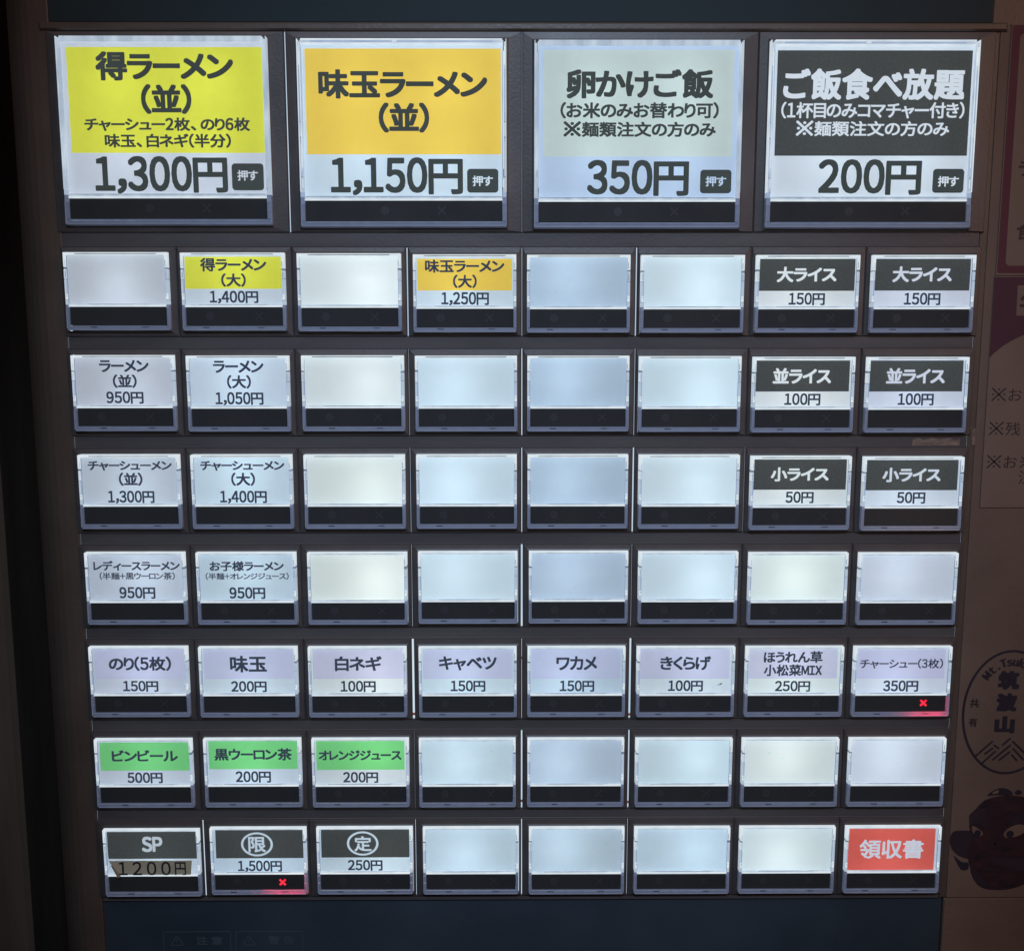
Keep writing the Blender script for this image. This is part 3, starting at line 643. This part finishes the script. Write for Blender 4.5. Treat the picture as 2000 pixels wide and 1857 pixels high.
emc = (181.8 - ox, -43.2 - oz)
oval = prt('oval_ring', lambda mm: ringband(mm, emc[0], emc[1], 17.7, 24.2, 0.95), MT['inkn'], poster)
word = 'Mt.Tsukuba'
fr = []
for i, ch in enumerate(word):   # set round the top of the oval
    t = math.radians(133 - i * 9.6); rx, rz = 13.5, 19.6
    V, F, wd = glyph(ch)
    h = 3.0 if ch not in 'tku' else 3.0; ang = math.atan2(rz * math.sin(t) / rz ** 2, rx * math.cos(t) / rx ** 2) - math.pi / 2
    fr.append((V, F, wd, emc[0] + rx * math.cos(t), emc[1] + rz * math.sin(t), ang))
vs = []; fs = []
for k, (dx, dy) in enumerate([(0, 0), (.075, 0), (-.075, 0), (.04, .03), (-.04, -.03), (.07, .03)]):
    for V, F, wd, px, pz, ang in fr:
        n0 = len(vs); q = 4.1
        for a, b_ in V:
            a2, b2 = (a - wd / 2 + dx) * q * .82, (b_ - .35 + dy) * q
            vs.append(((px + a2 * math.cos(ang) - b2 * math.sin(ang)) * S, (-0.02 - .012 * k) * S, (pz + a2 * math.sin(ang) + b2 * math.cos(ang)) * S))
        fs += [tuple(n0 + i for i in f) for f in F]
me = bpy.data.meshes.new('lettering'); me.from_pydata(vs, [], fs); me.materials.append(MT['inkn']); link('lettering', me, poster)
for chx, x0, x1, z1, z0 in (('筑', 176.8, 184.8, -27.0, -34.2), ('波', 176.7, 184.5, -35.6, -42.7), ('山', 176.6, 184.2, -44.5, -51.2)):
    lettering(chx, x0 - ox, x1 - ox, z1 - oz, z0 - oz, 'K', -0.02, MT['inkn'], poster)
for chx, x0, x1, z1, z0 in (('共', 166.9, 170.3, -37.8, -41.1), ('有', 166.9, 170.1, -45.2, -48.6)):
    lettering(chx, x0 - ox, x1 - ox, z1 - oz, z0 - oz, 'T', -0.02, MT['inkp'], poster)
MTN = [((170.28, -60.19), (176.29, -54.39)), ((173.61, -59.41), (176.65, -57.06)), ((172.9, -62.96), (177.67, -58.24)), ((176.95, -55.88), (178.85, -57.26)), ((180.14, -55.89), (182.97, -53.23)),
       ((176.77, -61.71), (183.15, -55.9)), ((179.22, -61.79), (183.13, -58.46)), ((183.8, -54.41), (190.8, -61.07)), ((184.18, -57.28), (188.44, -61.74)), ((183.78, -59.64), (186.01, -62.01))]
for a, b_ in MTN: prt('mountain_line', lambda mm: mm.stroke(off([a, b_]), 0.75, -0.03, th=.02), MT['inkn'], poster)
HEAD = [(175.65, -77.05), (173.21, -79.13), (171.38, -81.64), (169.5, -83.31), (169.18, -84.56), (169.88, -86.25), (169.42, -88.35), (170.32, -90.04), (166.72, -89.82), (163.95, -90.02), (162.66, -91.7), (162.49, -94.23), (163.38, -97.2), (165.31, -99.33), (167.79, -100.83), (170.22, -101.26), (170.1, -102.54), (171.02, -104.46), (171.37, -107.02), (172.76, -110.01), (174.93, -112.59), (178.23, -113.89), (183.46, -114.13), (187.84, -113.5), (192.46, -111.81), (199.09, -107.98), (201.64, -99.05), (200.31, -86.36), (196.67, -80.05), (191.67, -76.69), (185.26, -75.62), (180.91, -75.81)]
def smooth(p, k=2):
    for _ in range(k):
        q = []
        for i in range(len(p)):
            a, b_ = p[i], p[(i + 1) % len(p)]; q += [(a[0] * .75 + b_[0] * .25, a[1] * .75 + b_[1] * .25), (a[0] * .25 + b_[0] * .75, a[1] * .25 + b_[1] * .75)]
        p = q
    return p
def dup_y(name, pts, mat, y, k=2): return prt(name, lambda mm: mm.poly(off(smooth(pts, k)), y), mat, poster)
dup_y('mask_face', HEAD, MT['mask'], -0.02)
nose = [(170.9, -89.9), (166.72, -89.7), (163.95, -89.9), (162.66, -91.7), (162.55, -94.2), (163.4, -97.1), (165.4, -99.2), (167.8, -100.6), (170.6, -100.6), (169.0, -97.0), (171.5, -93.5)]
dup_y('mask_nose', nose, MT['maskd'], -0.035)
dup_y('mask_hair', [(169.3, -84.2), (171.5, -82.0), (175.0, -80.5), (176.5, -84.0), (175.0, -86.5), (176.6, -89.6), (173.3, -87.3), (171.2, -86.5), (169.8, -88.6)], MT['maskd'], -0.035)
dup_y('mask_hair', [(188.0, -83.0), (196.0, -79.5), (200.0, -86), (193.5, -86.2), (189.0, -86.0), (184.0, -88.5), (186.0, -85.0)], MT['maskd'], -0.035)
dup_y('mask_moustache', [(177.2, -100.0), (183.8, -101.0), (191.8, -101.2), (199, -99), (198, -106.5), (191.0, -106.4), (184.8, -104.6), (179.1, -103.0)], MT['maskd'], -0.035)
dup_y('mask_jaw_edge', [(171.3, -104.5), (174.5, -107.0), (177.8, -112.0), (183.5, -113.0), (183.4, -113.9), (178.2, -113.6), (174.9, -112.2), (172.8, -109.6)], MT['maskd'], -0.035)  # darker print along the jaw
dup_y('mask_beard', [(163.91, -99.32), (165.81, -101.03), (167.91, -102.74), (170.3, -102.54), (170.67, -105.31), (168.52, -106.15), (167.07, -105.29)], MT['inkn'], -0.02, 1)
dup_y('mask_eye', [(170.57, -87.72), (172.2, -88.36), (175.12, -90.48), (174.82, -91.96), (172.44, -92.16), (170.94, -90.46)], MT['cream'], -0.05)
dup_y('mask_eye', [(182.73, -91.14), (184.0, -89.25), (186.87, -87.57), (189.63, -87.25), (191.31, -88.43), (191.05, -90.54), (188.38, -92.22), (183.66, -93.05)], MT['cream'], -0.05)
prt('mask_pupil', lambda mm: mm.poly(off(ellipse(172.96, -90.89, 1.3, 1.35, 20)), -0.065), MT['inkn'], poster)
prt('mask_pupil', lambda mm: mm.poly(off(ellipse(185.33, -91.36, 1.45, 1.5, 20)), -0.065), MT['inkn'], poster)
dup_y('mask_cap', [(175.0, -76.21), (177.24, -74.13), (179.53, -72.89), (181.89, -72.69), (184.34, -73.74), (185.85, -75.62), (182.9, -75.82), (178.92, -75.6)], MT['inkn'], -0.05)
prt('cap_patch', lambda mm: mm.poly(off(smooth([(177.0, -75.1), (178.6, -73.8), (180.2, -73.6), (179.6, -75.2)])), -0.065), MT['cream'], poster)
prt('cap_patch', lambda mm: mm.poly(off(smooth([(185.6, -74.6), (187.6, -73.2), (189.2, -75.0), (187.0, -75.8)])), -0.065), MT['inkn'], poster)
for a, b_ in (((176.5, -95), (183, -95.6)), ((177, -82), (181, -80.8)), ((190, -96), (196, -97)), ((179, -107), (187, -108.2)), ((178, -83.6), (181.6, -82.4)), ((177.6, -86.4), (181.4, -87.4)), ((181.4, -87.4), (180.6, -91)), ((173, -94), (178, -96.6)), ((178, -96.6), (181.5, -94.4)), ((183.4, -94.5), (189, -95.2)), ((180.5, -79.5), (186, -78.6)), ((186, -98), (191, -97.4)), ((175.5, -104.5), (181, -106.2)), ((181, -106.2), (189, -106)), ((184.5, -109.8), (188.5, -110.6))):
    prt('mask_crease', lambda mm: mm.stroke(off([a, b_]), 0.5, -0.04, th=.01), MT['maskd'], poster)

# menu notice with a maroon border (upper right)
NY = PY - 0.35
n1 = tag(empty('menu_notice', (230, NY, 157)), 'paper notice with a thick maroon border and rounded field, beside the large buttons', 'notice')
ox, oz = 230, 157
m = MB(); m.box(166.1 - ox, 300 - ox, 116.9 - oz, 200.6 - oz, 0, .25, ch=.03); link('paper', m.mesh('paper', [MT['kraft2']]), n1)
outer = rrect(166.4 - ox, 299 - ox, 117.6 - oz, 200.2 - oz, .8, 6); inner = rrect(169.2 - ox, 296 - ox, 120.2 - oz, 197.6 - oz, 1.6, 6)
mm = MB()
for i in range(len(outer)):
    j = (i + 1) % len(outer); a, b_, c_, d_ = outer[i], outer[j], inner[j], inner[i]
    mm.quad((a[0], -.02, a[1]), (b_[0], -.02, b_[1]), (c_[0], -.02, c_[1]), (d_[0], -.02, d_[1]))
link('border', mm.mesh('border', [MT['maroon']]), n1)
lettering('食べ放題', 172.3 - ox, 198 - ox, 134.9 - oz, 129.0 - oz, 'T', -0.02, MT['inkp'], n1)
lettering('ラーメン', 171.6 - ox, 196 - ox, 155.6 - oz, 150.6 - oz, 'T', -0.02, MT['inkp'], n1)
# rules notice below it
n2 = tag(empty('rules_notice', (230, NY, 75)), 'paper notice with a dark maroon arch at its top and lines of rules', 'notice')
ox, oz = 230, 75
m = MB(); m.box(165.75 - ox, 300 - ox, 34.4 - oz, 116.6 - oz, -.03, .2, ch=.03); link('paper', m.mesh('paper', [MT['kraft2']]), n2)
arch = [(165.8, 116.3), (165.75, 88.2), (167.4, 90.0), (170, 92.2), (173, 94.1), (176, 95.6), (180, 97.2), (186, 98.6), (194, 99.8), (205, 100.4), (225, 100.5), (225, 116.3)]
prt('arch', lambda q: q.poly([(x - ox, z - oz) for x, z in arch], -.05), MT['maroon_dark'], n2)
prt('title_box', lambda q: q.poly([(x - ox, z - oz) for x, z in [(174.2, 102.9), (215, 103.4), (215, 114.0), (174.0, 113.4)]], -.07), MT['kraft2'], n2)
lettering('年中無休', 175.2 - ox, 209 - ox, 111.6 - oz, 104.2 - oz, 'T', -0.09, MT['inkp'], n2)
for txt, x, z, k in (('※お一人様', 167.2, 77.7, 5), ('※残さず', 167.1, 65.6, 4), ('※お米', 167.1, 53.6, 3), ('注文', 178.9, 48.0, 2)):
    lettering(txt, x - ox, x + 5.95 * k - .8 - ox, z - oz, z - 5.0 - oz, 'P', -0.06, MT['inkp'], n2, mono=1.05)
# worn adhesive patches on the rail and the panel
tape = tag(empty('worn_tape', (163.2, 1.7, 60)), 'crinkled brown tape remains between the rice buttons and the rules notice', 'tape')
m = MB(); q = random.Random(9)
pts = [(-2.0 + .5 * q.random(), -3.0), (1.3, -2.6 - .5 * q.random()), (1.7, .5), (1.5, 3.1), (.2, 2.7), (-1.2, 3.2), (-2.2, 2.2), (-1.9, .1)]
m.slab(pts, .25, .6); link('tape_patch', m.mesh('tape_patch', [surface('worn tape', (0.09, 0.065, 0.05), (0.22, 0.16, 0.125), .6, 700, bump=.8, bscale=1500)]), tape)

m = MB()
pts = [(-6.6 + i * 1.9, (q.random() * .8 + (1.2 if i % 2 else .9))) for i in range(10)] + [(10.2 - i * 1.9, -(q.random() * .7 + .9)) for i in range(10)]
pts = [(x - 16.5, z - 2.0) for x, z in pts][::-1]
m.slab(pts, .0, .2); link('tape_patch', m.mesh('tape_patch', [surface('worn tape on rail', (0.10, 0.075, 0.062), (0.26, 0.19, 0.15), .6, 600, (.4, 1, 1), bump=.8, bscale=1200)]), tape)

# ================================================================== what stands left of the machine
post = tag(empty('wooden_post', (-235, 60, 0)), 'dim brown wooden post standing behind the dark gap beside the machine', 'post')
m = MB(); m.box(-45, 18.5, -400, 400, 0, 60, ch=2); link('post_shaft', m.mesh('post_shaft', [MT['wood']]), post)
m = MB(); m.box(-1500, 1500, -1200, 1500, 0, 30); link('back_wall', m.mesh('back_wall', [MT['wall']]), None, (0, 400, 0))['kind'] = 'structure'
